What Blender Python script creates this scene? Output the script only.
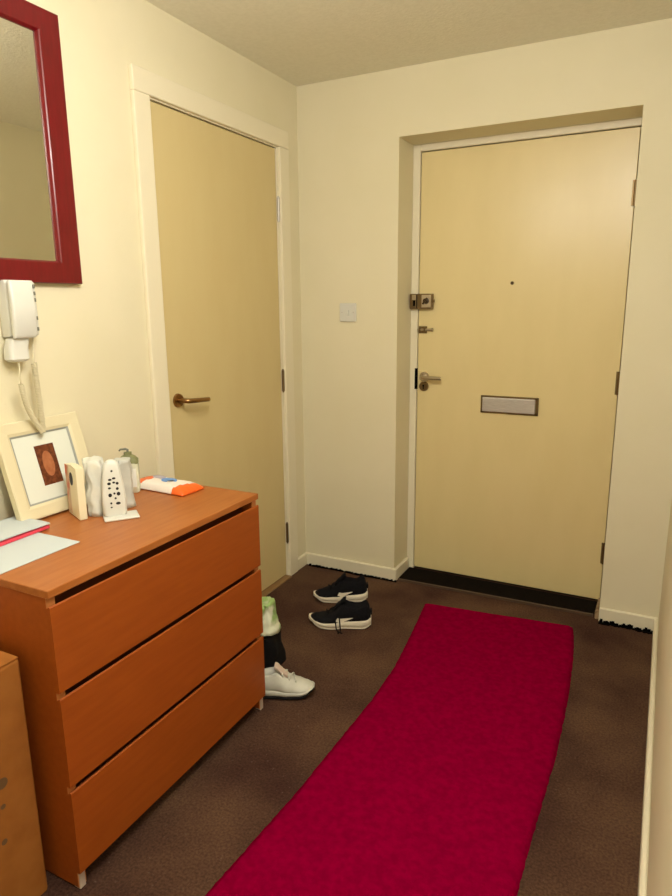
import bpy, bmesh, math, random
from mathutils import Vector, Matrix, noise

for o in list(bpy.data.objects):
    bpy.data.objects.remove(o)
C = bpy.context.scene.collection
scene = bpy.context.scene
R = math.radians

# ------------------------------------------------------------------ camera
cam_d = bpy.data.cameras.new('camera')
cam_d.sensor_fit = 'VERTICAL'
cam_d.sensor_height = 36.0
cam_d.lens = 644.21 * 36.0 / 896.0
cam_d.clip_start = 0.01
cam = bpy.data.objects.new('camera', cam_d)
C.objects.link(cam)
rr = Vector((0.89127764, 0.4533711, -0.008878)).normalized()
ff = Vector((-0.44417322, 0.86891928, -0.2183791)).normalized()
uu = rr.cross(ff)
M = Matrix((rr, uu, -ff)).transposed().to_4x4()
M.translation = Vector((1.64168, -2.84198, 1.37178))
cam.matrix_world = M
scene.camera = cam

# ------------------------------------------------------------------ world, lights, exposure
w = bpy.data.worlds.new('world')
scene.world = w
w.use_nodes = True
w.node_tree.nodes['Background'].inputs[0].default_value = (1.0, 0.85, 0.6, 1)
w.node_tree.nodes['Background'].inputs[1].default_value = 0.05


def point(name, loc, power, col, rad):
    d = bpy.data.lights.new(name, 'POINT')
    d.energy = power
    d.color = col
    d.shadow_soft_size = rad
    o = bpy.data.objects.new(name, d)
    o.location = loc
    C.objects.link(o)
    return o


WARM = (1.0, 0.965, 0.91)
point('ceiling_lamp_light', (0.87, -1.76, 1.97), 9, WARM, 0.06)
point('passage_fill_light', (1.44, -2.28, 2.15), 30, WARM, 0.16)  # added fill that evens out walls and front door, not a known lamp
point('rear_fill_light', (2.3, -3.5, 2.1), 5, WARM, 0.12)  # weak unseen fill added behind the camera

vs = scene.view_settings
vs.view_transform = 'Standard'
vs.look = 'None'
vs.gamma = 1.0
vs.use_curve_mapping = False
vs.exposure = 0.66


# ------------------------------------------------------------------ material helpers
def lin(c):
    return tuple(((v / 255) / 12.92 if v / 255 <= 0.04045 else ((v / 255 + 0.055) / 1.055) ** 2.4) for v in c) + (1,)


def mat(name, rgb, rough=0.6, spec=0.4, rgb2=None, scale=40.0, stretch=(1, 1, 1), amount=1.0,
        bump=0.0, bscale=120.0, metal=0.0, detail=4.0, coat=0.0, trans=0.0, sheen=0.0, ramp=(0.35, 0.65)):
    m = bpy.data.materials.new(name)
    m.use_nodes = True
    nt = m.node_tree
    b = nt.nodes['Principled BSDF']
    b.inputs['Base Color'].default_value = lin(rgb)
    b.inputs['Roughness'].default_value = rough
    b.inputs['Specular IOR Level'].default_value = spec
    b.inputs['Metallic'].default_value = metal
    b.inputs['Coat Weight'].default_value = coat
    b.inputs['Transmission Weight'].default_value = trans
    b.inputs['Sheen Weight'].default_value = sheen
    tc = nt.nodes.new('ShaderNodeTexCoord')
    mp = nt.nodes.new('ShaderNodeMapping')
    mp.inputs['Scale'].default_value = stretch
    nt.links.new(tc.outputs['Object'], mp.inputs['Vector'])
    if rgb2 is not None:
        n = nt.nodes.new('ShaderNodeTexNoise')
        n.inputs['Scale'].default_value = scale
        n.inputs['Detail'].default_value = detail
        nt.links.new(mp.outputs[0], n.inputs['Vector'])
        r = nt.nodes.new('ShaderNodeValToRGB')
        r.color_ramp.elements[0].position = ramp[0]
        r.color_ramp.elements[1].position = ramp[1]
        r.color_ramp.elements[0].color = lin(rgb)
        r.color_ramp.elements[1].color = lin(rgb2)
        nt.links.new(n.outputs['Fac'], r.inputs['Fac'])
        nt.links.new(r.outputs['Color'], b.inputs['Base Color'])
    if bump:
        n2 = nt.nodes.new('ShaderNodeTexNoise')
        n2.inputs['Scale'].default_value = bscale
        n2.inputs['Detail'].default_value = 5
        nt.links.new(mp.outputs[0], n2.inputs['Vector'])
        bp = nt.nodes.new('ShaderNodeBump')
        bp.inputs['Strength'].default_value = bump
        bp.inputs['Distance'].default_value = 0.005
        nt.links.new(n2.outputs['Fac'], bp.inputs['Height'])
        nt.links.new(bp.outputs[0], b.inputs['Normal'])
    return m


W_ = {}
W_['wall'] = mat('wall_paint', (230, 222, 193), 0.75, 0.25, (227, 219, 188), 3.0, bump=0.10, bscale=180)
W_['ceiling'] = mat('ceiling_paint', (240, 236, 218), 0.9, 0.1, (235, 231, 212), 60.0, bump=0.4, bscale=90)
W_['trim'] = mat('trim_gloss_paint', (234, 226, 200), 0.4, 0.4)
W_['door'] = mat('door_paint', (228, 210, 156), 0.32, 0.6, (225, 207, 152), 5.0, (2, 2, 0.6), bump=0.05, bscale=60)
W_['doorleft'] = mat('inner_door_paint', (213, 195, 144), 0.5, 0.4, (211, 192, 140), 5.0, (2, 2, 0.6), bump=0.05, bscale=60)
W_['edge'] = mat('door_edge_wood', (140, 108, 62), 0.6)
W_['chrome'] = mat('satin_chrome', (190, 178, 158), 0.28, 0.5, metal=1.0)
W_['steel'] = mat('brushed_steel', (206, 202, 196), 0.42, 0.5, (190, 186, 180), 30, (1, 1, 14), metal=0.55)
W_['brass'] = mat('dull_brass', (122, 102, 70), 0.4, 0.5, metal=0.9)
W_['bronze'] = mat('antique_bronze', (150, 116, 74), 0.3, 0.5, metal=1.0)
W_['darkmetal'] = mat('dark_bronze', (70, 55, 38), 0.4, 0.5, metal=0.7)
W_['black'] = mat('black_rubber', (14, 12, 12), 0.7, 0.3)
W_['hole'] = mat('dark_hole', (6, 5, 4), 0.9, 0.05)
W_['mirrorframe'] = mat('red_stained_wood', (112, 8, 18), 0.32, 0.5, (100, 6, 14), 12, (8, 8, 1), coat=0.08)
W_['chest'] = mat('stained_oak_veneer', (160, 79, 22), 0.45, 0.35, (152, 73, 18), 7.0, (9, 1, 9), bump=0.03, bscale=60)
W_['chesttop'] = mat('stained_oak_top', (172, 104, 50), 0.38, 0.4, (162, 92, 38), 7.0, (9, 1, 9), bump=0.03, bscale=60)
W_['chestend'] = mat('stained_oak_edge', (188, 120, 66), 0.45, 0.4)
W_['chestdark'] = mat('chest_inside', (100, 52, 24), 0.8, 0.1)
W_['foot'] = mat('plastic_glide', (190, 172, 160), 0.5)
W_['card'] = mat('cardboard', (158, 100, 44), 0.85, 0.15, (146, 90, 38), 14, bump=0.08, bscale=60)
W_['white'] = mat('white_plastic', (216, 216, 208), 0.35, 0.45)
W_['offwhite'] = mat('aged_white_plastic', (222, 214, 188), 0.4, 0.45)
W_['cord'] = mat('cream_cord', (214, 204, 172), 0.5)
W_['greykey'] = mat('grey_key', (120, 122, 110), 0.5)
W_['cream'] = mat('cream_painted_wood', (222, 212, 178), 0.5, 0.35)
W_['mount'] = mat('white_mount_board', (222, 226, 216), 0.8, 0.1)
W_['slip'] = mat('grey_slip', (150, 154, 148), 0.5)
W_['print'] = mat('brown_print', (120, 66, 36), 0.7, 0.2, (88, 44, 22), 90)
W_['oval'] = mat('tan_print', (176, 112, 74), 0.7, 0.2, (156, 92, 58), 60)
W_['paper'] = mat('white_paper', (198, 206, 208), 0.8, 0.1)
W_['pink'] = mat('pink_card', (226, 74, 92), 0.7, 0.2)
W_['carton'] = mat('cream_carton', (232, 222, 190), 0.6, 0.3)
W_['cartonside'] = mat('printed_carton_side', (214, 190, 160), 0.6, 0.3, (206, 120, 92), 22, ramp=(0.45, 0.62))
W_['key'] = mat('dark_key', (34, 34, 36), 0.5)
W_['poly'] = mat('white_polythene', (226, 226, 214), 0.35, 0.5, (206, 208, 200), 18, bump=0.2, bscale=40)
W_['greypoly'] = mat('pale_grey_polythene', (206, 208, 200), 0.35, 0.5, (188, 190, 184), 20, bump=0.2, bscale=40)
W_['bottle'] = mat('pale_bottle', (214, 216, 194), 0.25, 0.5)
W_['olive'] = mat('olive_cap', (132, 134, 92), 0.5, 0.4, (112, 116, 74), 20)
W_['label'] = mat('bottle_label', (232, 234, 226), 0.5)
W_['orange'] = mat('orange_foil', (240, 106, 36), 0.35, 0.5)
W_['foil'] = mat('white_foil', (240, 232, 224), 0.35, 0.5)
W_['blue'] = mat('blue_print', (96, 152, 222), 0.35, 0.5)
W_['lilac'] = mat('grey_lilac_print', (176, 170, 186), 0.35, 0.5)
W_['shoeblack'] = mat('black_knit', (16, 15, 18), 0.85, 0.15, (24, 23, 26), 160, bump=0.3, bscale=300, sheen=0.0)
W_['lace'] = mat('black_lace', (12, 11, 12), 0.8, 0.15)
W_['sole'] = mat('white_foam', (226, 216, 194), 0.7, 0.2)
W_['shoewhite'] = mat('white_leather', (206, 206, 194), 0.6, 0.25, (192, 192, 180), 20)
W_['tongue'] = mat('pale_pink_beige_mesh', (204, 184, 168), 0.7, 0.2)
W_['greenpoly'] = mat('green_polythene', (156, 192, 118), 0.35, 0.5, (226, 232, 206), 13, bump=0.2, bscale=30, ramp=(0.46, 0.56))
W_['blackbag'] = mat('black_fabric', (14, 13, 15), 0.75, 0.2, (20, 19, 20), 40, bump=0.3, bscale=50)


def carpet_material():
    m = mat('brown_carpet', (88, 66, 54), 0.95, 0.05, (114, 88, 68), 150, bump=1.0, bscale=260, detail=6)
    nt = m.node_tree
    b = nt.nodes['Principled BSDF']
    src = b.inputs['Base Color'].links[0].from_socket
    tc = nt.nodes.new('ShaderNodeTexCoord')
    n = nt.nodes.new('ShaderNodeTexNoise')
    n.inputs['Scale'].default_value = 3.2
    n.inputs['Detail'].default_value = 5
    nt.links.new(tc.outputs['Object'], n.inputs['Vector'])
    r = nt.nodes.new('ShaderNodeValToRGB')
    r.color_ramp.elements[0].position = 0.3
    r.color_ramp.elements[1].position = 0.7
    r.color_ramp.elements[0].color = lin((176, 160, 176))
    r.color_ramp.elements[1].color = (1, 0.96, 0.9, 1)
    nt.links.new(n.outputs['Fac'], r.inputs['Fac'])
    mx = nt.nodes.new('ShaderNodeMix')
    mx.data_type = 'RGBA'
    mx.blend_type = 'MULTIPLY'
    mx.inputs[0].default_value = 1.0
    nt.links.new(src, mx.inputs[6])
    nt.links.new(r.outputs[0], mx.inputs[7])
    # pale flecks
    v = nt.nodes.new('ShaderNodeTexNoise')
    v.inputs['Scale'].default_value = 90
    v.inputs['Detail'].default_value = 2
    nt.links.new(tc.outputs['Object'], v.inputs['Vector'])
    r2 = nt.nodes.new('ShaderNodeValToRGB')
    r2.color_ramp.elements[0].position = 0.68
    r2.color_ramp.elements[1].position = 0.78
    r2.color_ramp.elements[0].color = (0, 0, 0, 1)
    r2.color_ramp.elements[1].color = (0.45, 0.45, 0.45, 1)
    nt.links.new(v.outputs['Fac'], r2.inputs['Fac'])
    mx2 = nt.nodes.new('ShaderNodeMix')
    mx2.data_type = 'RGBA'
    nt.links.new(r2.outputs[0], mx2.inputs[0])
    nt.links.new(mx.outputs[2], mx2.inputs[6])
    mx2.inputs[7].default_value = lin((128, 112, 98))
    nt.links.new(mx2.outputs[2], b.inputs['Base Color'])
    return m


W_['carpet'] = carpet_material()
W_['rug'] = mat('crimson_rug_pile', (140, 0, 50), 1.0, 0.0, (125, 0, 44), 55, bump=0.7, bscale=240)
W_['mat'] = mat('black_doormat', (18, 14, 12), 0.95, 0.05, (26, 20, 16), 80, bump=0.6, bscale=200)


def mirror_mat():
    m = mat('mirror_glass', (232, 232, 222), 0.02, 0.5, metal=1.0)
    return m


W_['mirror'] = mirror_mat()


# ------------------------------------------------------------------ mesh helpers
def obj(name, bm, m, parent=None, smooth=False, loc=None):
    bmesh.ops.recalc_face_normals(bm, faces=bm.faces)
    me = bpy.data.meshes.new(name)
    bm.to_mesh(me)
    bm.free()
    ms = m if isinstance(m, (list, tuple)) else [m]
    for k in ms:
        me.materials.append(k)
    if smooth:
        for p in me.polygons:
            p.use_smooth = True
    o = bpy.data.objects.new(name, me)
    C.objects.link(o)
    if parent is not None:
        o.parent = parent
        o.matrix_parent_inverse = Matrix.Identity(4)
    if loc is not None:
        o.location = loc
    return o


def tag(o, label, cat, group=None, kind=None):
    o['label'] = label
    if cat:
        o['category'] = cat
    if group:
        o['group'] = group
    if kind:
        o['kind'] = kind
    return o


def struct(o, label=None, cat=None):
    o['kind'] = 'structure'
    if label:
        o['label'] = label
    if cat:
        o['category'] = cat
    return o


def thing(name, label, cat, loc=(0, 0, 0), rz=0, group=None):
    o = bpy.data.objects.new(name, None)
    o.empty_display_size = 0.05
    C.objects.link(o)
    o.location = loc
    o.rotation_euler = (0, 0, rz)
    return tag(o, label, cat, group)


def add_box(bm, x0, x1, y0, y1, z0, z1, bev=0.0, seg=2, mi=0, mtx=None):
    r = bmesh.ops.create_cube(bm, size=1.0)
    vs_ = r['verts']
    for v in vs_:
        v.co = Vector(((x0 + x1) / 2 + v.co.x * (x1 - x0), (y0 + y1) / 2 + v.co.y * (y1 - y0), (z0 + z1) / 2 + v.co.z * (z1 - z0)))
    fs = set()
    for v in vs_:
        fs.update(v.link_faces)
    if bev:
        es = set()
        for f in fs:
            es.update(f.edges)
        rb = bmesh.ops.bevel(bm, geom=list(es), offset=bev, segments=seg, profile=0.5, affect='EDGES')
        vs_ = rb['verts']
        fs = set(rb['faces'])
        for v in vs_:
            fs.update(v.link_faces)
    vv = set()
    for f in fs:
        f.material_index = mi
        vv.update(f.verts)
    if mtx is not None:
        for v in vv:
            v.co = mtx @ v.co
    return fs


def box(x0, x1, y0, y1, z0, z1, bev=0.0, seg=2):
    bm = bmesh.new()
    add_box(bm, x0, x1, y0, y1, z0, z1, bev, seg)
    return bm


def add_cyl(bm, p0, p1, r0, r1=None, seg=20, cap=True):
    r1 = r0 if r1 is None else r1
    p0, p1 = Vector(p0), Vector(p1)
    d = (p1 - p0)
    ret = bmesh.ops.create_cone(bm, cap_ends=cap, segments=seg, radius1=r0, radius2=r1, depth=d.length)
    q = Vector((0, 0, 1)).rotation_difference(d.normalized()).to_matrix().to_4x4()
    mtx = Matrix.Translation((p0 + p1) / 2) @ q
    for v in ret['verts']:
        v.co = mtx @ v.co


def cyl(p0, p1, r0, r1=None, seg=20):
    bm = bmesh.new()
    add_cyl(bm, p0, p1, r0, r1, seg)
    return bm


def add_tube(bm, pts, rad, seg=8, closed=False, flat=1.0):
    pts = [Vector(p) for p in pts]
    n = len(pts)
    rings = []
    prev = None
    for i, p in enumerate(pts):
        a = pts[i - 1] if i > 0 else pts[i]
        b = pts[i + 1] if i < n - 1 else pts[i]
        t = (b - a).normalized()
        if prev is None:
            up = Vector((0, 0, 1)) if abs(t.z) < 0.9 else Vector((1, 0, 0))
            nx = t.cross(up).normalized()
        else:
            nx = (prev - t * prev.dot(t)).normalized()
        prev = nx
        ny = t.cross(nx)
        r = rad[i] if isinstance(rad, (list, tuple)) else rad
        rings.append([bm.verts.new(p + nx * math.cos(2 * math.pi * k / seg) * r + ny * math.sin(2 * math.pi * k / seg) * r * flat) for k in range(seg)])
    for i in range(n - 1):
        for k in range(seg):
            bm.faces.new((rings[i][k], rings[i][(k + 1) % seg], rings[i + 1][(k + 1) % seg], rings[i + 1][k]))
    bm.faces.new(rings[0][::-1])
    bm.faces.new(rings[-1])


def add_prism(bm, poly, h0, h1, axis=2, mi=0):
    """poly: 2-D outline; extruded along axis from h0 to h1"""
    def mk(p, h):
        if axis == 2:
            return (p[0], p[1], h)
        if axis == 0:
            return (h, p[0], p[1])
        return (p[0], h, p[1])
    a = [bm.verts.new(mk(p, h0)) for p in poly]
    b = [bm.verts.new(mk(p, h1)) for p in poly]
    n = len(poly)
    fs = [bm.faces.new(a[::-1]), bm.faces.new(b)]
    for i in range(n):
        fs.append(bm.faces.new((a[i], a[(i + 1) % n], b[(i + 1) % n], b[i])))
    for f in fs:
        f.material_index = mi


def loft(bm, rings, close=True, cap=True):
    vr = [[bm.verts.new(p) for p in r] for r in rings]
    n = len(rings[0])
    for i in range(len(vr) - 1):
        for k in range(n if close else n - 1):
            bm.faces.new((vr[i][k], vr[i][(k + 1) % n], vr[i + 1][(k + 1) % n], vr[i + 1][k]))
    if cap:
        bm.faces.new(vr[0][::-1])
        bm.faces.new(vr[-1])
    return vr


def lathe(prof, seg=28, c=(0, 0, 0)):
    bm = bmesh.new()
    rings = []
    for r, z in prof:
        rings.append([(c[0] + r * math.cos(2 * math.pi * k / seg), c[1] + r * math.sin(2 * math.pi * k / seg), c[2] + z) for k in range(seg)])
    loft(bm, rings)
    return bm


def smooth_by_angle(o, ang=35):
    for p in o.data.polygons:
        p.use_smooth = True
    try:
        o.data.set_sharp_from_angle(angle=R(ang))
    except Exception:
        pass
    return o


# ------------------------------------------------------------------ room numbers (metres; left wall x=0, back wall y=0)
H, XW = 2.3555, 1.713
OX0, OX1, OH, RD = 0.513, 1.481, 2.0815, 0.178
LX0, LX1, LH = 0.552, 1.468, 2.048
DL0, DL1, DLH = -1.004, -0.196, 2.052
YR = -4.1
XR = 2.9
SK = 0.066
YE = -2.06          # where the right wall of the passage ends

# ------------------------------------------------------------------ structure
floor = obj('floor', box(-0.05, XR + 0.1, YR - 0.1, 0.3, -0.1, 0.0), W_['carpet'])
struct(floor, 'dark brown flecked carpet covering the whole hall floor', 'carpet')
ceil = obj('ceiling', box(-0.1, XR + 0.1, YR - 0.1, 0.3, H, H + 0.1), W_['ceiling'])
struct(ceil, 'plain greyish cream ceiling over the hall', 'ceiling')

bm = bmesh.new()
add_box(bm, -0.1, 0, YR - 0.1, DL0 - 0.012, 0, H)
add_box(bm, -0.1, 0, DL1 + 0.012, 0.3, 0, H)
add_box(bm, -0.1, 0, DL0 - 0.012, DL1 + 0.012, DLH + 0.012, H)
struct(obj('wall_left', bm, W_['wall']), 'cream wall on the left carrying mirror and entry phone', 'wall')
bm = bmesh.new()
add_box(bm, 0, OX0, 0, 0.3, 0, H)
add_box(bm, OX1, XW + 0.1, 0, 0.3, 0, H)
add_box(bm, OX0, OX1, 0, 0.3, OH, H)
struct(obj('wall_back', bm, W_['wall']), 'cream end wall around the recessed front door', 'wall')
struct(obj('wall_right', box(XW, XW + 0.1, YE, 0, 0, H), W_['wall']), 'cream wall along the right edge of the photo', 'wall')
struct(obj('wall_return', box(XW + 0.1, XR, YE, YE + 0.1, 0, H), W_['wall']))
struct(obj('wall_right_rear', box(XR, XR + 0.1, YR, YE + 0.1, 0, H), W_['wall']))
struct(obj('wall_rear', box(0, XR + 0.1, YR - 0.1, YR, 0, H), W_['wall']))


def skirting(name, prof_pts, label):
    """list of boxes with a small ledge chamfer"""
    bm = bmesh.new()
    for b in prof_pts:
        add_box(bm, *b, bev=0.004, seg=1)
    o = obj(name, bm, W_['trim'])
    struct(o, label, 'skirting board')
    return o


T = 0.016
skirting('baseboard_back', [(0.0, OX0 + T, -T, 0, 0, SK), (OX0, OX0 + T, 0, RD - 0.01, 0, SK)], 'cream skirting left of the front door, turning into its recess')
skirting('baseboard_back_right', [(OX1 - 0.0, XW, -T, 0, 0, SK)], 'short cream skirting between front door recess and right wall')
skirting('baseboard_right', [(XW - T, XW, YE, -T, 0, SK)], 'long cream skirting running along the right wall')
skirting('baseboard_left', [(0, T, -0.112, -T, 0, SK), (0, T, YR, DL0 - 0.09, 0, SK)], 'cream skirting at the foot of the left wall')

# ragged carpet edge along the skirtings, with the shadow gap put into its black
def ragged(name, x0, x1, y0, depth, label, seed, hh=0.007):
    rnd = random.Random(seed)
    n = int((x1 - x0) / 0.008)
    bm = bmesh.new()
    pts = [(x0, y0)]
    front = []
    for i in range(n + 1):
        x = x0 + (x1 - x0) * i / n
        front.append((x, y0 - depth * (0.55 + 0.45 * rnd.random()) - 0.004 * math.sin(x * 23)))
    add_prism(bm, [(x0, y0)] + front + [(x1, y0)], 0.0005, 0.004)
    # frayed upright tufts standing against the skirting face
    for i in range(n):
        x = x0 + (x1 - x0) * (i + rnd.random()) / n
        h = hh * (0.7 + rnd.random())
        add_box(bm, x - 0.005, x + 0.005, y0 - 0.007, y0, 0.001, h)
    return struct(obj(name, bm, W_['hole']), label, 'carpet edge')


ragged('trim_1', 0.03, OX0 + T, -T - 0.001, 0.010, 'dark frayed carpet edge and shadow gap below the skirting behind the black trainers', 3)
ragged('trim_2', OX1 + 0.002, XW - T, -T - 0.001, 0.022, 'dark frayed carpet edge and shadow gap below the skirting right of the front door', 5, 0.011)

# ---- inner door on the left
arch = bmesh.new()
AW = 0.085
for y0, y1, z0, z1 in ((DL0 - AW, DL0 - 0.008, 0, DLH + 0.008), (DL1 + 0.008, DL1 + AW, 0, DLH + 0.008), (DL0 - AW, DL1 + AW, DLH + 0.008, DLH + AW)):
    add_box(arch, 0, 0.018, y0, y1, z0, z1, bev=0.004)
# lining inside the opening
add_box(arch, -0.1, 0.002, DL0 - 0.012, DL0 - 0.003, 0, DLH + 0.004)
add_box(arch, -0.1, 0.002, DL1 + 0.003, DL1 + 0.012, 0, DLH + 0.004)
add_box(arch, -0.1, 0.002, DL0 - 0.012, DL1 + 0.012, DLH + 0.004, DLH + 0.012)
struct(obj('trim_3', arch, W_['trim']), 'cream architrave around the inner door on the left', 'door frame')

d1 = obj('door_1', box(-0.048, -0.004, DL0, DL1, 0.012, DLH, 0.002, 1), W_['doorleft'])
struct(d1, 'plain tan flush inner door on the left wall', 'door')
for zc in (1.795, 1.012, 0.237):
    bm = bmesh.new()
    add_cyl(bm, (0.004, DL1 + 0.004, zc - 0.05), (0.004, DL1 + 0.004, zc + 0.05), 0.0065, seg=12)
    add_cyl(bm, (0.004, DL1 + 0.004, zc - 0.056), (0.004, DL1 + 0.004, zc + 0.056), 0.004, seg=10)
    smooth_by_angle(obj('hinge', bm, W_['steel'] if zc > 1.5 else W_['brass'], d1))


def lever(parent, base, along, out, m, length=0.125, rose=0.026, proj=0.05, rose_m=None):
    """rose + neck + round bar lever. along/out unit vectors."""
    a, o, b = Vector(along), Vector(out), Vector(base)
    root = obj('door_handle', cyl(b, b + o * 0.009, rose, rose * 0.92, 28), rose_m or m, parent)
    smooth_by_angle(root)
    pts = [b + o * 0.006, b + o * (proj - 0.016), b + o * (proj - 0.005) + a * 0.006, b + o * proj + a * 0.02, b + o * proj + a * (length * 0.6), b + o * (proj - 0.001) + a * length]
    bm = bmesh.new()
    add_tube(bm, pts, [0.0095, 0.0095, 0.0098, 0.0095, 0.009, 0.0085], 14)
    smooth_by_angle(obj('lever', bm, m, root), 50)
    return root


h = lever(d1, (-0.004, -0.945, 1.018), (0, 1, -0.075), (1, 0, 0), W_['bronze'], 0.124, 0.027, 0.052)
# bar across the foot of the opening
struct(obj('trim_4', box(-0.04, 0.03, DL0 - 0.003, DL1 + 0.003, 0.0, 0.009, 0.003, 1), mat('threshold_bar', (138, 106, 68), 0.5)),
       'pale brown threshold bar under the inner door', 'threshold')

# ---- front door
fr = bmesh.new()
add_box(fr, OX0, LX0 - 0.003, RD, 0.27, 0, OH, bev=0.003, seg=1)
add_box(fr, LX1 + 0.003, OX1, RD, 0.27, 0, OH, bev=0.002, seg=1)
add_box(fr, LX0 - 0.003, LX1 + 0.003, RD, 0.27, LH + 0.004, OH, bev=0.003, seg=1)
struct(obj('trim_5', fr, W_['trim']), 'cream frame of the recessed front door', 'door frame')
back = obj('trim_6', box(OX0, OX1, 0.27, 0.3, 0, OH), W_['hole'])
struct(back)
d2 = obj('door_2', box(LX0, LX1, RD + 0.006, 0.235, 0.014, LH, 0.002, 1), W_['door'])
struct(d2, 'plain tan front door with letter plate, set back in its recess', 'door')
YF = RD + 0.006     # front face of leaf

# rim lock
lk = obj('rim_lock', box(LX0 + 0.002, LX0 + 0.075, YF - 0.034, YF, 1.345, 1.415, 0.003), W_['brass'], d2)
obj('lock_plate', box(LX0 + 0.026, LX0 + 0.071, YF - 0.037, YF - 0.033, 1.351, 1.409, 0.001), W_['chrome'], lk)
kb = bmesh.new()
add_cyl(kb, (LX0 + 0.049, YF - 0.037, 1.381), (LX0 + 0.049, YF - 0.052, 1.381), 0.014, 0.012, 20)
add_box(kb, -0.004, 0.004, -0.009, 0.0, -0.018, 0.018, bev=0.001, mtx=Matrix.Translation((LX0 + 0.049, YF - 0.050, 1.381)) @ Matrix.Rotation(R(38), 4, 'Y'))
smooth_by_angle(obj('lock_knob', kb, W_['darkmetal'], lk))
obj('snib', box(LX0 + 0.0745, LX0 + 0.083, YF - 0.022, YF - 0.012, 1.374, 1.388, 0.001), W_['brass'], lk)
kp = bmesh.new()
add_box(kp, OX0 + 0.004, LX0 - 0.002, RD - 0.028, RD, 1.345, 1.415, bev=0.003)
keep = obj('lock_keep', kp, W_['brass'], d2)
obj('keep_slot', box(OX0 + 0.022, LX0 - 0.006, RD - 0.030, RD - 0.026, 1.358, 1.384), W_['hole'], keep)
obj('keep_plate', box(OX0 + 0.016, LX0 - 0.004, RD - 0.0295, RD - 0.0275, 1.387, 1.410), W_['chrome'], keep)
# small barrel bolt
bb = obj('door_bolt', box(LX0 + 0.003, LX0 + 0.045, YF - 0.005, YF, 1.228, 1.262, 0.001), W_['brass'], d2)
bm = bmesh.new()
add_cyl(bm, (LX0 - 0.0, YF - 0.011, 1.246), (LX0 + 0.076, YF - 0.011, 1.246), 0.0055, seg=12)
add_cyl(bm, (LX0 + 0.071, YF - 0.011, 1.246), (LX0 + 0.078, YF - 0.011, 1.246), 0.009, seg=14)
smooth_by_angle(obj('bolt_rod', bm, W_['chrome'], bb))
bm = bmesh.new()
for x in (LX0 + 0.008, LX0 + 0.032):
    add_box(bm, x, x + 0.008, YF - 0.018, YF - 0.003, 1.236, 1.256, bev=0.001)
obj('bolt_guide', bm, W_['brass'], bb)
# lever and keyhole cover, mortice face plate
lever(d2, (LX0 + 0.035, YF, 1.017), (1, 0, 0), (0, -1, 0), W_['chrome'], 0.10, 0.025, 0.048)
kc = obj('keyhole_cover', cyl((LX0 + 0.034, YF, 0.970), (LX0 + 0.034, YF - 0.009, 0.970), 0.0245, 0.022, 28), W_['brass'], d2)
smooth_by_angle(kc)
bm = bmesh.new()
add_cyl(bm, (LX0 + 0.034, YF - 0.0085, 0.974), (LX0 + 0.034, YF - 0.0105, 0.974), 0.005, seg=12)
add_box(bm, LX0 + 0.0315, LX0 + 0.0365, YF - 0.0105, YF - 0.0085, 0.957, 0.974)
obj('keyhole', bm, W_['hole'], kc)
obj('strike_plate', box(LX0 - 0.012, LX0 - 0.0005, RD - 0.002, RD + 0.012, 0.955, 1.058), W_['hole'], d2)
# letter plate
lp = bmesh.new()
lx0, lx1, lz0, lz1 = 0.874, 1.140, 0.860, 0.943
for b in ((lx0, lx1, lz1 - 0.010, lz1), (lx0, lx1, lz0, lz0 + 0.010), (lx0, lx0 + 0.010, lz0, lz1), (lx1 - 0.012, lx1, lz0, lz1)):
    add_box(lp, b[0], b[1], YF - 0.008, YF, b[2], b[3], bev=0.002, seg=1)
lpo = obj('letter_plate', lp, W_['brass'], d2)
obj('flap', box(lx0 + 0.008, lx1 - 0.014, YF - 0.012, YF - 0.004, lz0 + 0.007, lz1 - 0.008, 0.003), W_['steel'], lpo)
# peephole
pp = smooth_by_angle(obj('peephole', cyl((0.993, YF, 1.456), (0.993, YF - 0.004, 1.456), 0.0085, 0.0075, 18), W_['brass'], d2))
obj('peephole_lens', cyl((0.993, YF - 0.0035, 1.456), (0.993, YF - 0.0047, 1.456), 0.005, 0.004, 14), W_['hole'], pp)
for zc in (1.80, 1.026, 0.245):
    bm = bmesh.new()
    add_cyl(bm, (LX1 + 0.001, YF - 0.005, zc - 0.05), (LX1 + 0.001, YF - 0.005, zc + 0.05), 0.007, seg=12)
    add_box(bm, LX1 - 0.012, LX1 + 0.002, YF - 0.002, YF + 0.001, zc - 0.05, zc + 0.05)
    smooth_by_angle(obj('hinge', bm, W_['brass'], d2))

# black mat strip filling the recess floor, pale joint bar along its front
bm = bmesh.new()
add_prism(bm, [(OX0 + 0.018, 0.008), (1.455, 0.030), (1.462, 0.17), (OX0 + 0.018, 0.17)], 0.0005, 0.010)
dm = obj('trim_7', bm, W_['mat'])
struct(dm, 'black threshold strip on the floor of the front door recess', 'threshold')
bm = bmesh.new()
add_prism(bm, [(OX0 + 0.02, 0.000), (1.455, 0.020), (1.455, 0.031), (OX0 + 0.02, 0.010)], 0.0005, 0.012)
struct(obj('trim_8', bm, mat('joint_bar', (84, 66, 52), 0.5)), 'thin brown joint bar in front of the black threshold strip', 'threshold')
struct(obj('trim_9', box(1.463, OX1 - 0.001, 0.004, 0.165, 0.0005, 0.034, 0.004), mat('worn_block', (176, 150, 116), 0.7, 0.2, (120, 98, 74), 30)),
       'small worn wooden block at the right foot of the front door recess', 'block')

# ------------------------------------------------------------------ rug
left = [(-0.184, .742), (-0.35, .766), (-0.529, .790), (-0.75, .815), (-0.977, .822), (-1.248, .814), (-1.466, .808), (-1.667, .794), (-1.863, .780), (-2.2, .772), (-2.6, .772)]
right = [(-0.118, 1.389), (-0.25, 1.410), (-0.39, 1.424), (-0.605, 1.440), (-0.80, 1.447), (-1.01, 1.450), (-1.236, 1.446), (-1.387, 1.443), (-1.533, 1.443), (-1.9, 1.437), (-2.6, 1.432)]


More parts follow.
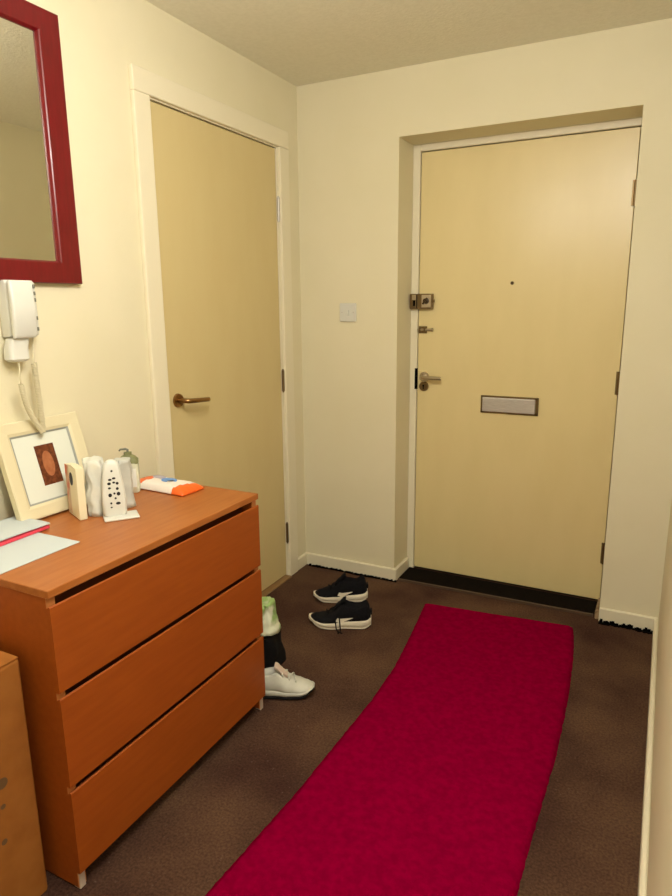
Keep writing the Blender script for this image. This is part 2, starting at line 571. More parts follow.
def samp(tab, s):
    t = s * (len(tab) - 1)
    i = min(int(t), len(tab) - 2)
    f = t - i
    return Vector((tab[i][1] * (1 - f) + tab[i + 1][1] * f, tab[i][0] * (1 - f) + tab[i + 1][0] * f, 0))


bm = bmesh.new()
NS, NC = 160, 36
rows = []
for i in range(NS + 1):
    a, b = samp(left, i / NS), samp(right, i / NS)
    row = []
    for j in range(NC + 1):
        p = a.lerp(b, j / NC)
        e = min(j, NC - j, i, NS - i)
        z = 0.010 + 0.0022 * noise.noise(Vector((p.x * 7, p.y * 7, 0))) + 0.0012 * noise.noise(Vector((p.x * 30, p.y * 30, 4)))
        if e == 0:
            z = 0.001
            p.x += 0.003 * noise.noise(Vector((p.y * 60, p.x * 50, 2)))
            p.y += 0.003 * noise.noise(Vector((p.x * 60, p.y * 50, 8)))
        row.append(bm.verts.new((p.x, p.y, z)))
    rows.append(row)
for i in range(NS):
    for j in range(NC):
        bm.faces.new((rows[i][j], rows[i][j + 1], rows[i + 1][j + 1], rows[i + 1][j]))
bd = [r[0] for r in rows] + rows[-1][1:] + [r[-1] for r in rows[::-1][1:]] + rows[0][1:-1][::-1]
low = [bm.verts.new((v.co.x, v.co.y, 0.0004)) for v in bd]
for k in range(len(bd)):
    k2 = (k + 1) % len(bd)
    bm.faces.new((bd[k], bd[k2], low[k2], low[k]))
bm.faces.new(low)
rug = obj('runner_rug', bm, W_['rug'], smooth=True)
tag(rug, 'long crimson red runner rug lying on the brown carpet', 'rug')

# ------------------------------------------------------------------ light switch
sw = thing('light_switch', 'square white light switch on the wall left of the front door', 'light switch', (0.263, 0, 1.331))
obj('switch_plate', box(-0.043, 0.043, -0.010, 0, -0.043, 0.043, 0.003), W_['white'], sw)
bm = box(-0.0065, 0.0065, -0.0155, -0.006, -0.014, 0.010, 0.002)
obj('rocker', bm, W_['white'], sw)
for x in (-0.030, 0.030):
    obj('screw', cyl((x, -0.0095, 0), (x, -0.0108, 0), 0.0032, seg=12), W_['steel'], sw)

# ------------------------------------------------------------------ mirror
MY1, MY0, MZ0, MZ1, MX = -1.373, -1.98, 1.438, 2.175, 0.022
FW = 0.064
mr = thing('wall_mirror', 'rectangular mirror in a dark red wooden frame on the left wall', 'mirror', (0.001, (MY0 + MY1) / 2, MZ0))
hw, hh = (MY1 - MY0) / 2, MZ1 - MZ0


def frame_ring(hw, hh, fwy, fwz, prof, bm):
    """picture-frame moulding; prof: list of (fraction from outer to inner, x depth)"""
    loops = []
    for f, x in prof:
        y, z0, z1 = hw - f * fwy, f * fwz, hh - f * fwz
        loops.append([(x, -y, z0), (x, y, z0), (x, y, z1), (x, -y, z1)])
    vr = [[bm.verts.new(p) for p in l] for l in loops]
    n = len(vr)
    for i in range(n):
        for k in range(4):
            a, b = vr[i], vr[(i + 1) % n]
            bm.faces.new((a[k], a[(k + 1) % 4], b[(k + 1) % 4], b[k]))


bm = bmesh.new()
frame_ring(hw, hh, 0.079, FW, [(0, 0), (0, MX - 0.003), (0.04, MX), (0.90, MX), (0.94, MX - 0.002), (1.0, 0.012), (1.0, 0)], bm)
obj('mirror_frame', bm, W_['mirrorframe'], mr)
obj('mirror_glass', box(0.004, 0.009, -hw + 0.06, hw - 0.06, 0.05, hh - 0.05), W_['mirror'], mr)

# ------------------------------------------------------------------ entry phone
ep = thing('entry_phone', 'white wall entry phone with a coiled cord below the red mirror', 'telephone', (0, -1.603, 1.29))


def rounded_loft(prof, n=6):
    """prof: list of (z, y0, y1, x0, x1, r) rounded-rect cross-sections"""
    bm = bmesh.new()
    rings = []
    for z, y0, y1, x0, x1, r in prof:
        ring = []
        for cy_, cx_, a0 in ((y1 - r, x1 - r, 0), (y0 + r, x1 - r, 90), (y0 + r, x0 + r, 180), (y1 - r, x0 + r, 270)):
            for k in range(n + 1):
                a = R(a0 + 90 * k / n)
                ring.append((cx_ + r * math.sin(a) if False else cx_ + r * (math.sin(a) if a0 in (0, 180) else math.sin(a)), cy_ + r * math.cos(a), z))
        rings.append(ring)
    loft(bm, rings)
    return bm


body = rounded_loft([(0.0, -0.050, 0.040, 0.0, 0.034, 0.008), (0.006, -0.052, 0.042, 0.0, 0.044, 0.010), (0.05, -0.052, 0.042, 0.0, 0.046, 0.010),
                     (0.146, -0.052, 0.042, 0.0, 0.044, 0.010), (0.153, -0.050, 0.040, 0.0, 0.036, 0.008)])
smooth_by_angle(obj('phone_base', body, W_['white'], ep), 40)
hs = rounded_loft([(-0.067, -0.058, -0.010, 0.018, 0.046, 0.010), (-0.060, -0.066, -0.003, 0.012, 0.052, 0.013), (-0.030, -0.064, -0.002, 0.012, 0.050, 0.013), (-0.004, -0.060, 0.004, 0.020, 0.050, 0.012),
                   (-0.002, -0.055, 0.014, 0.048, 0.060, 0.006), (0.006, -0.056, 0.018, 0.048, 0.066, 0.008), (0.08, -0.055, 0.019, 0.0475, 0.068, 0.008), (0.142, -0.055, 0.018, 0.0475, 0.064, 0.008), (0.151, -0.052, 0.015, 0.0475, 0.058, 0.005)])
hso = smooth_by_angle(obj('phone_handset', hs, W_['white'], ep), 40)
for z in (0.137, 0.118, 0.100, 0.050, 0.020):
    obj('button', box(0.036, 0.0485, 0.0280, 0.0360, z - 0.005, z + 0.005, 0.001, 1), W_['greykey'], ep)
# cord: straight lead, two coiled runs hanging as a loop
path = [Vector(p) for p in ((0.056, -0.052 + 0.005, -0.066), (0.056, -0.047, -0.10), (0.056, -0.046, -0.13))]


def bez(a, b, c, d, n):
    out = []
    for i in range(n + 1):
        t = i / n
        out.append(a * (1 - t) ** 3 + b * 3 * t * (1 - t) ** 2 + c * 3 * t * t * (1 - t) + d * t ** 3)
    return out


def coil(pts, r, turns, per=10):
    # resample
    L = [0]
    for i in range(1, len(pts)):
        L.append(L[-1] + (pts[i] - pts[i - 1]).length)
    n = turns * per
    out = []
    j = 0
    for i in range(n + 1):
        s = L[-1] * i / n
        while j < len(L) - 2 and L[j + 1] < s:
            j += 1
        f = (s - L[j]) / max(1e-9, L[j + 1] - L[j])
        p = pts[j].lerp(pts[j + 1], f)
        t = (pts[j + 1] - pts[j]).normalized()
        nx = t.cross(Vector((1, 0, 0))).normalized()
        ny = t.cross(nx)
        a = 2 * math.pi * i / per
        out.append(p + nx * math.cos(a) * r + ny * math.sin(a) * r)
    return out


V = Vector
lead = bez(V((0.034, -0.034, -0.064)), V((0.056, -0.045, -0.09)), V((0.052, -0.050, -0.10)), V((0.052, -0.046, -0.128)), 10)
run1 = bez(V((0.052, -0.046, -0.128)), V((0.052, -0.040, -0.20)), V((0.050, -0.022, -0.225)), V((0.050, 0.006, -0.272)), 30)
run2 = bez(V((0.050, 0.006, -0.272)), V((0.050, 0.014, -0.285)), V((0.046, 0.010, -0.17)), V((0.040, 0.012, -0.075)), 30)
tail = bez(V((0.040, 0.012, -0.075)), V((0.036, 0.013, -0.05)), V((0.028, 0.026, -0.03)), V((0.026, 0.030, 0.003)), 10)
bm = bmesh.new()
add_tube(bm, lead, 0.0022, 8)
add_tube(bm, coil(run1 + run2[1:], 0.0062, 78, 10), 0.0021, 6)
add_tube(bm, tail, 0.0022, 8)
obj('cord', bm, W_['cord'], ep, smooth=True)

# ------------------------------------------------------------------ chest of drawers
CX0, CX1, CY0, CY1, CH = 0.03, 0.51, -1.988, -1.181, 0.778
ch = thing('chest_of_drawers', 'reddish brown wooden chest of three drawers against the left wall', 'chest of drawers', (0.27, -1.5845, 0))
lx, ly = CX1 - 0.27, CY1 + 1.5845


def L_(x0, x1, y0, y1, z0, z1):
    return (x0 - 0.27, x1 - 0.27, y0 + 1.5845, y1 + 1.5845, z0, z1)


obj('chest_top', box(*L_(CX0, CX1, CY0, CY1, CH - 0.019, CH), 0.0015, 1), W_['chesttop'], ch)
for y0, y1 in ((CY0 + 0.002, CY0 + 0.024), (CY1 - 0.024, CY1 - 0.002)):
    sp = obj('side_panel', box(*L_(CX0, CX1 - 0.012, y0, y1, 0.006, CH - 0.019), 0.001, 1), W_['chest'], ch)
    bm = bmesh.new()
    add_box(bm, *L_(CX1 - 0.0125, CX1 - 0.010, y0, y1, 0.006, CH - 0.0195))
    obj('edge_strip', bm, W_['chestend'], sp)
    obj('foot', box(*L_(CX1 - 0.03, CX1 - 0.008, y0 + 0.002, y1 - 0.002, 0.0, 0.046), 0.002, 1), W_['foot'], ch)
obj('carcass', box(*L_(CX0 + 0.004, CX1 - 0.05, CY0 + 0.024, CY1 - 0.024, 0.05, CH - 0.02)), W_['chestdark'], ch)
for z0, z1 in ((0.531, 0.740), (0.288, 0.517), (0.050, 0.274)):
    bm = bmesh.new()
    # front panel with a back-sloping finger edge along its top
    xf, xb = CX1 - 0.27, CX1 - 0.27 - 0.018
    poly = [(xb, z0), (xf - 0.001, z0), (xf, z0 + 0.001), (xf, z1 - 0.003), (xf - 0.003, z1), (xb, z1 - 0.010)]
    y0, y1 = CY0 + 1.5845 + 0.0015, CY1 + 1.5845 - 0.0015
    add_prism(bm, poly, y0, y1, axis=1)
    add_box(bm, *L_(CX0 + 0.02, CX1 - 0.0185, CY0 + 0.03, CY1 - 0.03, z0 + 0.015, z1 - 0.045))
    obj('drawer', bm, W_['chest'], ch)

# ------------------------------------------------------------------ cardboard box
bxo = thing('cardboard_box', 'brown cardboard box on the floor beside the near end of the chest', 'box', (0.243, -2.26, 0))
bw, bl, bh = 0.19, 0.243, 0.617
bm = bmesh.new()
add_box(bm, -bw, bw, -bl, bl, 0.0, bh, bev=0.008, seg=3)
obj('carton', bm, W_['card'], bxo)
for s in (-1, 1):
    obj('flap', box(min(s * bw * 0.995, s * 0.001), max(s * bw * 0.995, s * 0.001), -bl + 0.002, bl - 0.002, bh + 0.0002, bh + 0.0042, 0.001, 1), W_['card'], bxo)
pm = mat('dark_print', (104, 76, 44), 0.8)
for (y, z, r) in ((0.165, 0.355, 0.013), (0.16, 0.30, 0.006), (0.152, 0.215, 0.007)):
    bm = bmesh.new()
    add_cyl(bm, (bw - 0.001, y, z), (bw + 0.0006, y, z), r, seg=16)
    if r > 0.01:
        add_cyl(bm, (bw + 0.0004, y, z), (bw + 0.0008, y, z), r * 0.55, seg=16)
    obj('printed_mark', bm, pm, bxo)

# ------------------------------------------------------------------ things on the chest
ZT = CH
# picture frame, leaning on the wall
pf = thing('picture_frame', 'cream picture frame with a small brown picture leaning on the wall', 'picture frame', (0.105, -1.593, ZT + 0.0075))
hw, hh = 0.138, 0.281
tilt = math.asin(0.078 / hh)
pf.rotation_euler = (0, -tilt, R(-1.5))
bm = bmesh.new()
frame_ring(hw, hh, 0.040, 0.040, [(0, -0.022), (0, -0.002), (0.1, 0.0), (0.8, -0.002), (1.0, -0.006), (1.0, -0.022)], bm)
obj('frame', bm, W_['cream'], pf)
bm = bmesh.new()
frame_ring(hw - 0.038, hh - 0.076, 0.007, 0.007, [(0, -0.014), (0, -0.005), (1.0, -0.009), (1.0, -0.014)], bm)
for v in bm.verts:
    v.co.z += 0.038
obj('slip', bm, W_['slip'], pf)
obj('mount', box(-0.018, -0.0105, -hw + 0.03, hw - 0.03, 0.03, hh - 0.03), W_['mount'], pf)
bm = bmesh.new()
add_box(bm, -0.0108, -0.0098, -0.031, 0.033, 0.085, 0.203)
pr = obj('print', bm, W_['print'], pf)
bm = bmesh.new()
add_prism(bm, [(0.001 + 0.018 * math.cos(2 * math.pi * k / 28), 0.146 + 0.038 * math.sin(2 * math.pi * k / 28)) for k in range(28)], -0.0099, -0.0093, axis=0)
obj('oval', bm, W_['oval'], pr)
obj('backing', box(-0.022, -0.018, -hw + 0.006, hw - 0.006, 0.006, hh - 0.006), W_['card'], pf)


# papers
def sheet(name, x0, x1, y0, y1, z, rz, m, label, cat, thick=0.0012, curl=0.0, group=None, corner=0.0):
    bm = bmesh.new()
    n = 12
    g = []
    for top in (1, 0):
        rows = []
        for i in range(n + 1):
            row = []
            for j in range(n + 1):
                u, v = i / n, j / n
                zz = z + (thick if top else 0) + curl * (0.5 + 0.5 * noise.noise(V((u * 2.2, v * 2.2, z * 90)))) * (0.3 + 0.7 * u * v)
                row.append(bm.verts.new((x0 + (x1 - x0) * u - (x0 + x1) / 2, y0 + (y1 - y0) * v - (y0 + y1) / 2, zz)))
            rows.append(row)
        g.append(rows)
    for rows in g:
        for i in range(n):
            for j in range(n):
                bm.faces.new((rows[i][j], rows[i + 1][j], rows[i + 1][j + 1], rows[i][j + 1]))
    t, b = g
    for i in range(n):
        bm.faces.new((t[i][0], t[i + 1][0], b[i + 1][0], b[i][0]))
        bm.faces.new((t[i][n], t[i + 1][n], b[i + 1][n], b[i][n]))
        bm.faces.new((t[0][i], t[0][i + 1], b[0][i + 1], b[0][i]))
        bm.faces.new((t[n][i], t[n][i + 1], b[n][i + 1], b[n][i]))
    o = obj(name, bm, m, loc=((x0 + x1) / 2, (y0 + y1) / 2, 0))
    o.rotation_euler = (0, 0, rz)
    tag(o, label, cat, group)
    return o


sheet('paper_sheet', 0.15, 0.339, -1.980, -1.747, ZT + 0.0008, 0.0, W_['paper'], 'flat white paper sheet nearest the front edge of the chest top', 'paper', 0.0014)
sheet('pink_folder', 0.04, 0.186, -1.965, -1.712, ZT + 0.0034, 0.03, W_['pink'], 'pink card folder sandwiched among the white papers', 'folder', 0.007)
sheet('letter', 0.038, 0.180, -1.968, -1.706, ZT + 0.0122, -0.02, W_['paper'], 'white letters lying on top of the pink folder', 'letter', 0.003, 0.006)

# carton with oval window
ct = thing('small_carton', 'small cream carton with a dark oval standing beside the picture frame', 'carton', (0.168, -1.586, ZT + 0.0005), R(-24.6))
obj('carton_body', box(-0.051, 0.049, -0.021, 0.001, 0.0, 0.148, 0.0015, 1), W_['carton'], ct)
bm = bmesh.new()
add_prism(bm, [(-0.046, 0.1475), (0.048, 0.1475), (0.048, 0.150), (0.005, 0.154)], -0.020, 0.000, axis=1)
obj('lid_flap', bm, W_['carton'], ct)
bm = bmesh.new()
add_prism(bm, [(0.002 + 0.014 * math.cos(2 * math.pi * k / 24), 0.113 + 0.019 * math.sin(2 * math.pi * k / 24)) for k in range(24)], -0.0222, -0.0208, axis=1)
obj('oval_window', bm, W_['key'], ct)
obj('printed_panel', box(-0.0505, -0.018, -0.0216, -0.0208, 0.006, 0.148), W_['cartonside'], ct)


def crumple(name, cx, cy, z0, sx, sy, sz, m, seed, amp=0.008, taper=0.75, n=9, parent=None, freq=26.0, rz=0, pinch=1.0):
    bm = bmesh.new()
    bmesh.ops.create_cube(bm, size=1.0)
    bmesh.ops.subdivide_edges(bm, edges=bm.edges[:], cuts=n, use_grid_fill=True)
    for v in bm.verts:
        x, y, z = v.co
        t = z + 0.5
        # round the plan a little
        k = 1 - 0.28 * (abs(2 * x) ** 4) * (abs(2 * y) ** 4)
        s = 1 + (taper - 1) * t ** pinch
        p = V((x * sx * s * k, y * sy * s * k, t * sz))
        nn = noise.noise_vector(p * freq + V((seed * 7.1, seed * 3.3, seed)))
        n2 = noise.noise_vector(p * freq * 2.6 + V((seed * 2.1, seed * 5.3, seed)))
        d = nn * amp + n2 * amp * 0.45
        if t < 0.02:
            d.z = 0
        else:
            d.z = max(d.z, -t * sz)
        v.co = p + d
        v.co.z = max(0.0, v.co.z)
    o = obj(name, bm, m, parent, smooth=True)
    if parent is None:
        o.location = (cx, cy, z0)
        o.rotation_euler = (0, 0, rz)
    return o


pb = crumple('plastic_bag', 0.197, -1.551, ZT + 0.0005, 0.058, 0.066, 0.160, W_['poly'], 2, 0.011, 0.92, rz=R(50))
tag(pb, 'crumpled white plastic bag between the cream carton and the handset', 'bag')
gb = crumple('plastic_wrapper', 0.226, -1.472, ZT + 0.0005, 0.034, 0.050, 0.150, W_['greypoly'], 6, 0.007, 0.90, rz=R(-20))
tag(gb, 'pale grey plastic wrapper standing behind the handset', 'wrapper')

# cordless handset standing on a flat base
hd = thing('cordless_handset', 'white handset with dark keys standing upright on a flat base', 'handset', (0.266, -1.553, ZT + 0.0005), R(-38))
# local: x = facing out, y = width
bm = bmesh.new()
add_box(bm, -0.020, 0.046, -0.034, 0.062, 0.0, 0.006, bev=0.0025)
obj('base_plate', bm, W_['white'], hd)
rings = []
for z, hwid, x0, x1 in ((0.004, 0.026, -0.010, 0.016), (0.012, 0.0325, -0.013, 0.018), (0.05, 0.0330, -0.014, 0.015), (0.09, 0.0300, -0.016, 0.010), (0.13, 0.0250, -0.020, 0.005),
                        (0.152, 0.0205, -0.022, 0.001), (0.162, 0.014, -0.021, -0.002), (0.166, 0.006, -0.018, -0.006)):
    rings.append((z, -hwid, hwid, x0, x1, min(0.010, hwid * 0.7, (x1 - x0) * 0.45)))
smooth_by_angle(obj('handset_body', rounded_loft(rings), W_['white'], hd), 50)


def facex(z):
    tab = [(0.012, 0.018), (0.05, 0.015), (0.09, 0.010), (0.13, 0.005), (0.152, 0.001)]
    for (a, xa), (b, xb) in zip(tab, tab[1:]):
        if z <= b:
            return xa + (xb - xa) * (z - a) / (b - a)
    return tab[-1][1]


for (y, z, ry, rz_) in ((-0.001, 0.136, 0.003, 0.003), (-0.008, 0.112, 0.005, 0.003), (0.003, 0.115, 0.005, 0.003), (-0.011, 0.101, 0.005, 0.004), (0.002, 0.103, 0.004, 0.003), (0.011, 0.100, 0.004, 0.004),
                        (-0.011, 0.088, 0.004, 0.003), (0.010, 0.085, 0.004, 0.004), (-0.011, 0.068, 0.005, 0.0055), (0.001, 0.072, 0.003, 0.003), (0.012, 0.070, 0.005, 0.0055),
                        (0.003, 0.058, 0.003, 0.003), (-0.010, 0.045, 0.003, 0.003), (0.009, 0.043, 0.0065, 0.004), (-0.010, 0.033, 0.003, 0.002)):
    xx = facex(z)
    bm = bmesh.new()
    add_prism(bm, [(y + ry * math.cos(2 * math.pi * k / 12), z + rz_ * math.sin(2 * math.pi * k / 12)) for k in range(12)], xx - 0.002, xx + 0.0012, axis=0)
    obj('key', bm, W_['key'], hd)

# bottle with olive top behind
bt = thing('pump_bottle', 'pale bottle with an olive green top at the back of the chest', 'bottle', (0.120, -1.343, ZT + 0.0005))
bt.rotation_euler = (0, 0, R(-52))
prof = [(0.0, .027, .020, .008), (0.004, .031, .023, .010), (0.085, .031, .023, .010), (0.098, .030, .022, .010)]
smooth_by_angle(obj('bottle_body', rounded_loft([(z, -a, a, -b, b, r) for z, a, b, r in prof]), W_['bottle'], bt), 40)
prof = [(0.096, .031, .022, .010), (0.108, .0305, .0215, .010), (0.118, .022, .017, .010), (0.124, .012, .012, .008), (0.132, .012, .012, .008), (0.134, .004, .004, .003)]
smooth_by_angle(obj('bottle_top', rounded_loft([(z, -a, a, -b, b, r) for z, a, b, r in prof]), W_['olive'], bt), 40)
bm = bmesh.new()
add_tube(bm, [(0, 0, 0.130), (0, 0, 0.140), (0, -0.006, 0.143), (0, -0.022, 0.142), (0, -0.026, 0.137)], [0.004, 0.004, 0.004, 0.003, 0.0025], 10)
obj('pump', bm, W_['greykey'], bt, smooth=True)
obj('bottle_label', box(0.0215, 0.0237, -0.024, 0.024, 0.02, 0.082, 0.001, 1), W_['label'], bt)

# packet of wipes
pk = thing('wipes_packet', 'orange and white soft packet of wipes lying on the chest top', 'packet', (0.194, -1.262, ZT + 0.0005), R(-3))
bm = bmesh.new()
NX, NY = 36, 16
PL, PW, PH = 0.124, 0.052, 0.022
gt, gbm_ = [], []
for i in range(NX + 1):
    rt, rb = [], []
    u = -1 + 2 * i / NX
    for j in range(NY + 1):
        v = -1 + 2 * j / NY
        wav = 0.003 * math.sin(9 * v) * max(0, abs(u) - 0.86) / 0.14
        e = max(0.0, 1 - max(0, (abs(u) - 0.62) / 0.38) ** 2) ** 0.7
        ev = (1 - abs(v) ** 5) ** 0.5
        zt_ = 0.004 + PH * e * ev + 0.0016 * noise.noise(V((u * 6, v * 4, 1)))
        x, y = u * PL, v * PW * (1 - 0.04 * (1 - abs(u)))
        rt.append(bm.verts.new((x, y, max(0.003, zt_) + abs(wav))))
        rb.append(bm.verts.new((x, y, 0.0006 + (0.0 if abs(v) < 0.9 else 0.002))))
    gt.append(rt)
    gbm_.append(rb)
for i in range(NX):
    u = -1 + 2 * (i + 0.5) / NX
    for j in range(NY):
        v = -1 + 2 * (j + 0.5) / NY
        f = bm.faces.new((gt[i][j], gt[i + 1][j], gt[i + 1][j + 1], gt[i][j + 1]))
        orange = u > 0.72 + 0.10 * v or u < -0.44 + 0.1 * v or (v > 0.6 and u < -0.2) 
        f.material_index = 1 if orange else 0
        f = bm.faces.new((gbm_[i][j], gbm_[i + 1][j], gbm_[i + 1][j + 1], gbm_[i][j + 1]))
        f.material_index = 1
    for j in (0, NY):
        f = bm.faces.new((gt[i][j], gt[i + 1][j], gbm_[i + 1][j], gbm_[i][j]))
        f.material_index = 1 if (u > 0.60 or u < -0.5) else 0
for i in (0, NX):
    for j in range(NY):
        f = bm.faces.new((gt[i][j], gt[i][j + 1], gbm_[i][j + 1], gbm_[i][j]))
        f.material_index = 1
obj('wrapper', bm, [W_['foil'], W_['orange']], pk, smooth=True)


def decal(pts, m, nm):
    bm = bmesh.new()
    add_prism(bm, pts, PH + 0.002, PH + 0.0062)
    return obj(nm, bm, m, pk)


decal([(0.012 + 0.030 * math.cos(2 * math.pi * k / 20), 0.008 + 0.020 * math.sin(2 * math.pi * k / 20)) for k in range(20)], W_['blue'], 'blue_print')
decal([(-0.046 + 0.026 * math.cos(2 * math.pi * k / 20), 0.022 + 0.014 * math.sin(2 * math.pi * k / 20)) for k in range(20)], W_['lilac'], 'lilac_print')
decal([(0.030 + 0.012 * math.cos(2 * math.pi * k / 20), -0.004 + 0.012 * math.sin(2 * math.pi * k / 20)) for k in range(20)], W_['foil'], 'white_print')


# ------------------------------------------------------------------ shoes
def interp(tab, t):
    for a, b in zip(tab, tab[1:]):
        if t <= b[0]:
            f = (t - a[0]) / (b[0] - a[0])
            f = f * f * (3 - 2 * f)
            return a[1] + (b[1] - a[1]) * f
    return tab[-1][1]


def make_shoe(name, label, loc, rz, L, m_up, m_sole, m_out, m_lace, heel_h, sole_h, group=None, side=1, accent=None, m_in=None, tongue_m=None, collar_flat=False, rocker=0.028, out_h=0.008):
    """toe along +X, heel at X=0, sole on z=0"""
    t_ = thing(name, label, 'shoe', loc, rz, group)
    halfw = [(0, 0.020), (0.05, 0.030), (0.2, 0.034), (0.4, 0.034), (0.6, 0.043), (0.75, 0.046), (0.88, 0.038), (0.96, 0.024), (1.0, 0.008)]
    cen = [(0, 0.0), (0.4, 0.0), (0.7, 0.005), (1.0, -0.004)]
    bot = [(0, 0.014), (0.12, 0.0), (0.6, 0.0), (0.8, 0.005), (1.0, rocker)]
    top = [(0, sole_h + 0.012), (0.1, sole_h + 0.004), (0.35, sole_h), (0.6, sole_h - 0.005), (0.8, sole_h - 0.005), (0.95, sole_h), (1.0, sole_h + 0.004)]
    N = 44
    S = [i / N for i in range(N + 1)]
    S = [0.5 - 0.5 * math.cos(math.pi * s) for s in S]

    # midsole: bulging slab
    def slab(b, tt, grow, z_pad=0.0):
        bm = bmesh.new()
        rings = []
        for s in S:
            hwid = interp(halfw, s) + grow
            c = side * interp(cen, s)
            z0, z1 = b(s), tt(s)
            ring = []
            for k in range(16):
                a = 2 * math.pi * k / 16
                ca, sa = math.cos(a), math.sin(a)
                yy = math.copysign(abs(ca) ** 0.45, ca) * hwid
                zz = math.copysign(abs(sa) ** 0.6, sa)
                ring.append((s * L, c + yy, (z0 + z1) / 2 + zz * (z1 - z0) / 2))
            rings.append(ring)
        loft(bm, rings)
        return bm
    obj('sole', slab(lambda s: interp(bot, s) + out_h - 0.003, lambda s: interp(top, s), 0.004), m_sole, t_, smooth=True)
    obj('outsole', slab(lambda s: interp(bot, s), lambda s: interp(bot, s) + out_h, 0.002), m_out, t_, smooth=True)
    # upper: cross-section polyline, outer wall up to collar/vamp, then over or down into the opening
    collar = [(0, heel_h), (0.06, heel_h + 0.004), (0.2, heel_h - 0.012), (0.34, heel_h - 0.006), (0.44, heel_h + 0.004), (0.52, heel_h - 0.010), (0.62, 0.074), (0.75, 0.061), (0.88, 0.052), (0.96, 0.044), (1.0, 0.032)]
    bm = bmesh.new()
    rings = []
    for s in S:
        hwid = interp(halfw, s)
        c = side * interp(cen, s)
        zb = interp(top, s) - 0.006
        zc = interp(collar, s)
        op = 0.0
        if s < 0.50:
            op = min(1.0, max(0.0, (s - 0.015) / 0.05)) * min(1.0, max(0.0, (0.50 - s) / 0.06))
        ring = []
        wt = hwid * (0.74 if s < 0.5 else 0.74 - 0.2 * min(1, (s - 0.5) / 0.2))
        for k in range(7):            # outer side +
            f = k / 6
            y = hwid + (wt - hwid) * f ** 1.8 + 0.003 * math.sin(f * math.pi)
            ring.append((s * L, c + y, zb + (zc - zb) * f * (1.0 if op > 0 else 0.82)))
        for k in range(1, 10):        # across
            f = k / 10
            u = 1 - 2 * f
            arch_z = zb + (zc - zb) * (0.82 + 0.18 * (1 - abs(u) ** 2.2))
            dip_z = zc - (zc - sole_h - 0.006) * min(1.0, (1 - abs(u)) / 0.35) * 0.92
            y_a = wt * u
            y_d = (wt - 0.007) * math.copysign(min(1, abs(u) * 1.15 + 0.02), u) if abs(u) > 1e-6 else 0
            ring.append((s * L, c + (y_a * (1 - op) + y_d * op), arch_z * (1 - op) + dip_z * op))
        for k in range(7):
            f = 1 - k / 6
            y = hwid + (wt - hwid) * f ** 1.8 + 0.003 * math.sin(f * math.pi)
            ring.append((s * L, c - y, zb + (zc - zb) * f * (1.0 if op > 0 else 0.82)))
        ring = [(x + max(0, 0.22 - s) / 0.22 * max(0, z - sole_h) * 0.16 - max(0, 0.5 - s) * 0.0, y, z) for x, y, z in ring]
        rings.append(ring)
    loft(bm, rings)
    up = obj('upper', bm, m_up, t_, smooth=True)
    # insole lining
    bm = bmesh.new()
    rings = []
    for s in [0.06 + 0.40 * i / 12 for i in range(13)]:
        hwid = interp(halfw, s) * 0.62 * max(0.2, min(1, (s - 0.04) / 0.08))
        c = side * interp(cen, s)
        rings.append([(s * L, c + hwid * u, sole_h + 0.014) for u in (1, 0.5, 0, -0.5, -1)] + [(s * L, c + hwid * u, sole_h + 0.004) for u in (-1, 1)])
    loft(bm, rings)
    obj('lining', bm, m_in or W_['hole'], t_)
    # tongue
    bm = bmesh.new()
    rings = []
    for i in range(9):
        f = i / 8
        s = 0.60 - 0.20 * f
        zc = interp(collar, s) + 0.004 + 0.016 * f * f
        wv = 0.018 + 0.006 * f
        c = side * interp(cen, s)
        rings.append([(s * L, c - wv, zc - 0.006), (s * L, c - wv * 0.5, zc + 0.003), (s * L, c + wv * 0.5, zc + 0.003), (s * L, c + wv, zc - 0.006), (s * L + 0.004, c, zc - 0.009)])
    loft(bm, rings)
    obj('tongue', bm, tongue_m or m_up, t_, smooth=True)
    # laces
    bm = bmesh.new()
    for i in range(5):
        s = 0.50 + 0.05 * i
        zc = interp(collar, s)
        c = side * interp(cen, s)
        wv = 0.024
        pts = []
        for k in range(9):
            u = -1 + k / 4
            pts.append((s * L + 0.006 * u * (1 if i % 2 else -1), c + wv * u, zc + 0.0055 - 0.010 * abs(u) ** 2))
        add_tube(bm, pts, 0.0028, 7)
    obj('laces', bm, m_lace, t_, smooth=True)
    return t_, interp, halfw, cen, top, collar


def side_patch(parent, name, L, m, halfw, cen, side, sgn, pts, out=0.0035):
    """flat shape wrapped on the side of the upper; pts = (s, z) outline"""
    bm = bmesh.new()
    vsA, vsB = [], []
    for s, z in pts:
        y = side * interp(cen, s) + sgn * (interp(halfw, s) + 0.003 - max(0, z - 0.03) * 0.22)
        vsA.append(bm.verts.new((s * L, y + sgn * out, z)))
        vsB.append(bm.verts.new((s * L, y - sgn * 0.004, z)))
    n = len(pts)
    bm.faces.new(vsA)
    bm.faces.new(vsB[::-1])
    for i in range(n):
        bm.faces.new((vsA[i], vsA[(i + 1) % n], vsB[(i + 1) % n], vsB[i]))
    bmesh.ops.triangulate(bm, faces=[f for f in bm.faces if len(f.verts) > 4])
    return obj(name, bm, m, parent)


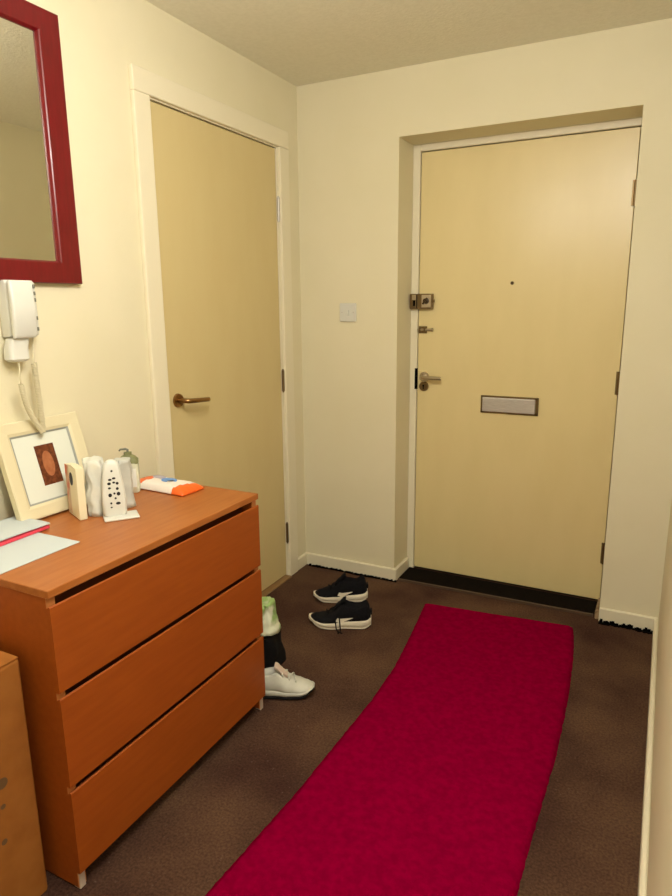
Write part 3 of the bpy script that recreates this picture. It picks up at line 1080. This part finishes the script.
def black_trainer(label, toe, heel, L, side, near):
    toe, heel = V(toe), V(heel)
    d = (toe - heel).normalized()
    t_, ip, hwf, cenf, topf, colf = make_shoe('trainer', label, (heel.x, heel.y, 0.0005), math.atan2(d.y, d.x), L, W_['shoeblack'], W_['sole'], W_['sole'], W_['lace'], 0.108, 0.041,
                                              'pair of black trainers by the end wall', side)
    # white swoosh-like flash on both flanks
    for sgn in (1, -1):
        side_patch(t_, 'side_flash', L, W_['sole'], hwf, cenf, side, sgn,
                   [(0.56, 0.040), (0.50, 0.034), (0.42, 0.038), (0.34, 0.046), (0.24, 0.058), (0.34, 0.0525), (0.42, 0.050), (0.48, 0.050), (0.53, 0.054)])
    bm = bmesh.new()
    add_box(bm, -0.004, 0.004, -0.014, 0.014, 0.060, 0.080, bev=0.002)
    obj('heel_tab', bm, W_['shoeblack'], t_)
    return t_


s1 = black_trainer('nearer black trainer with white sole and a trailing lace, lying on carpet', (0.352, -0.590, 0), (0.602, -0.487, 0), 0.272, 1, True)
s2 = black_trainer('farther black trainer with white sole, close to the end wall', (0.262, -0.372, 0), (0.478, -0.252, 0), 0.255, -1, False)
# trailing lace on the near shoe (local coords: +Y flank faces the camera after rotation)
bm = bmesh.new()
for dx in (-0.009, 0.009):
    pts = [(0.150, 0.012, 0.078), (0.146 + dx, 0.034, 0.066), (0.143 + dx, 0.049, 0.040), (0.140 + dx, 0.053, 0.012), (0.136 + dx * 0.6, 0.064, 0.004), (0.130 - dx, 0.082, 0.004)]
    add_tube(bm, pts, 0.0028, 7)
obj('trailing_lace', bm, W_['lace'], s1, smooth=True)

# white trainer
toe, heel = V((0.600, -1.050, 0)), V((0.412, -1.138, 0))
d = (toe - heel).normalized()
ws, *_ = make_shoe('white_trainer', 'white trainer with a black sole poking out past the far chest corner', (heel.x, heel.y, 0.0005), math.atan2(d.y, d.x), 0.235,
                   W_['shoewhite'], W_['shoewhite'], W_['black'], W_['shoewhite'], 0.098, 0.040, None, 1, tongue_m=W_['tongue'], rocker=0.028, out_h=0.014)

# black bag and green bag behind the chest
bb_ = crumple('black_bag', 0.305, -0.930, 0.001, 0.22, 0.15, 0.130, W_['blackbag'], 11, 0.010, 0.86, n=10, freq=14)
tag(bb_, 'slumped black bag on the floor behind the white trainer', 'bag')
gg = crumple('green_bag', 0.322, -0.945, 0.150, 0.185, 0.105, 0.115, W_['greenpoly'], 15, 0.014, 0.72, n=10, freq=20)
tag(gg, 'green and white plastic bag lying on top of the black bag', 'bag')
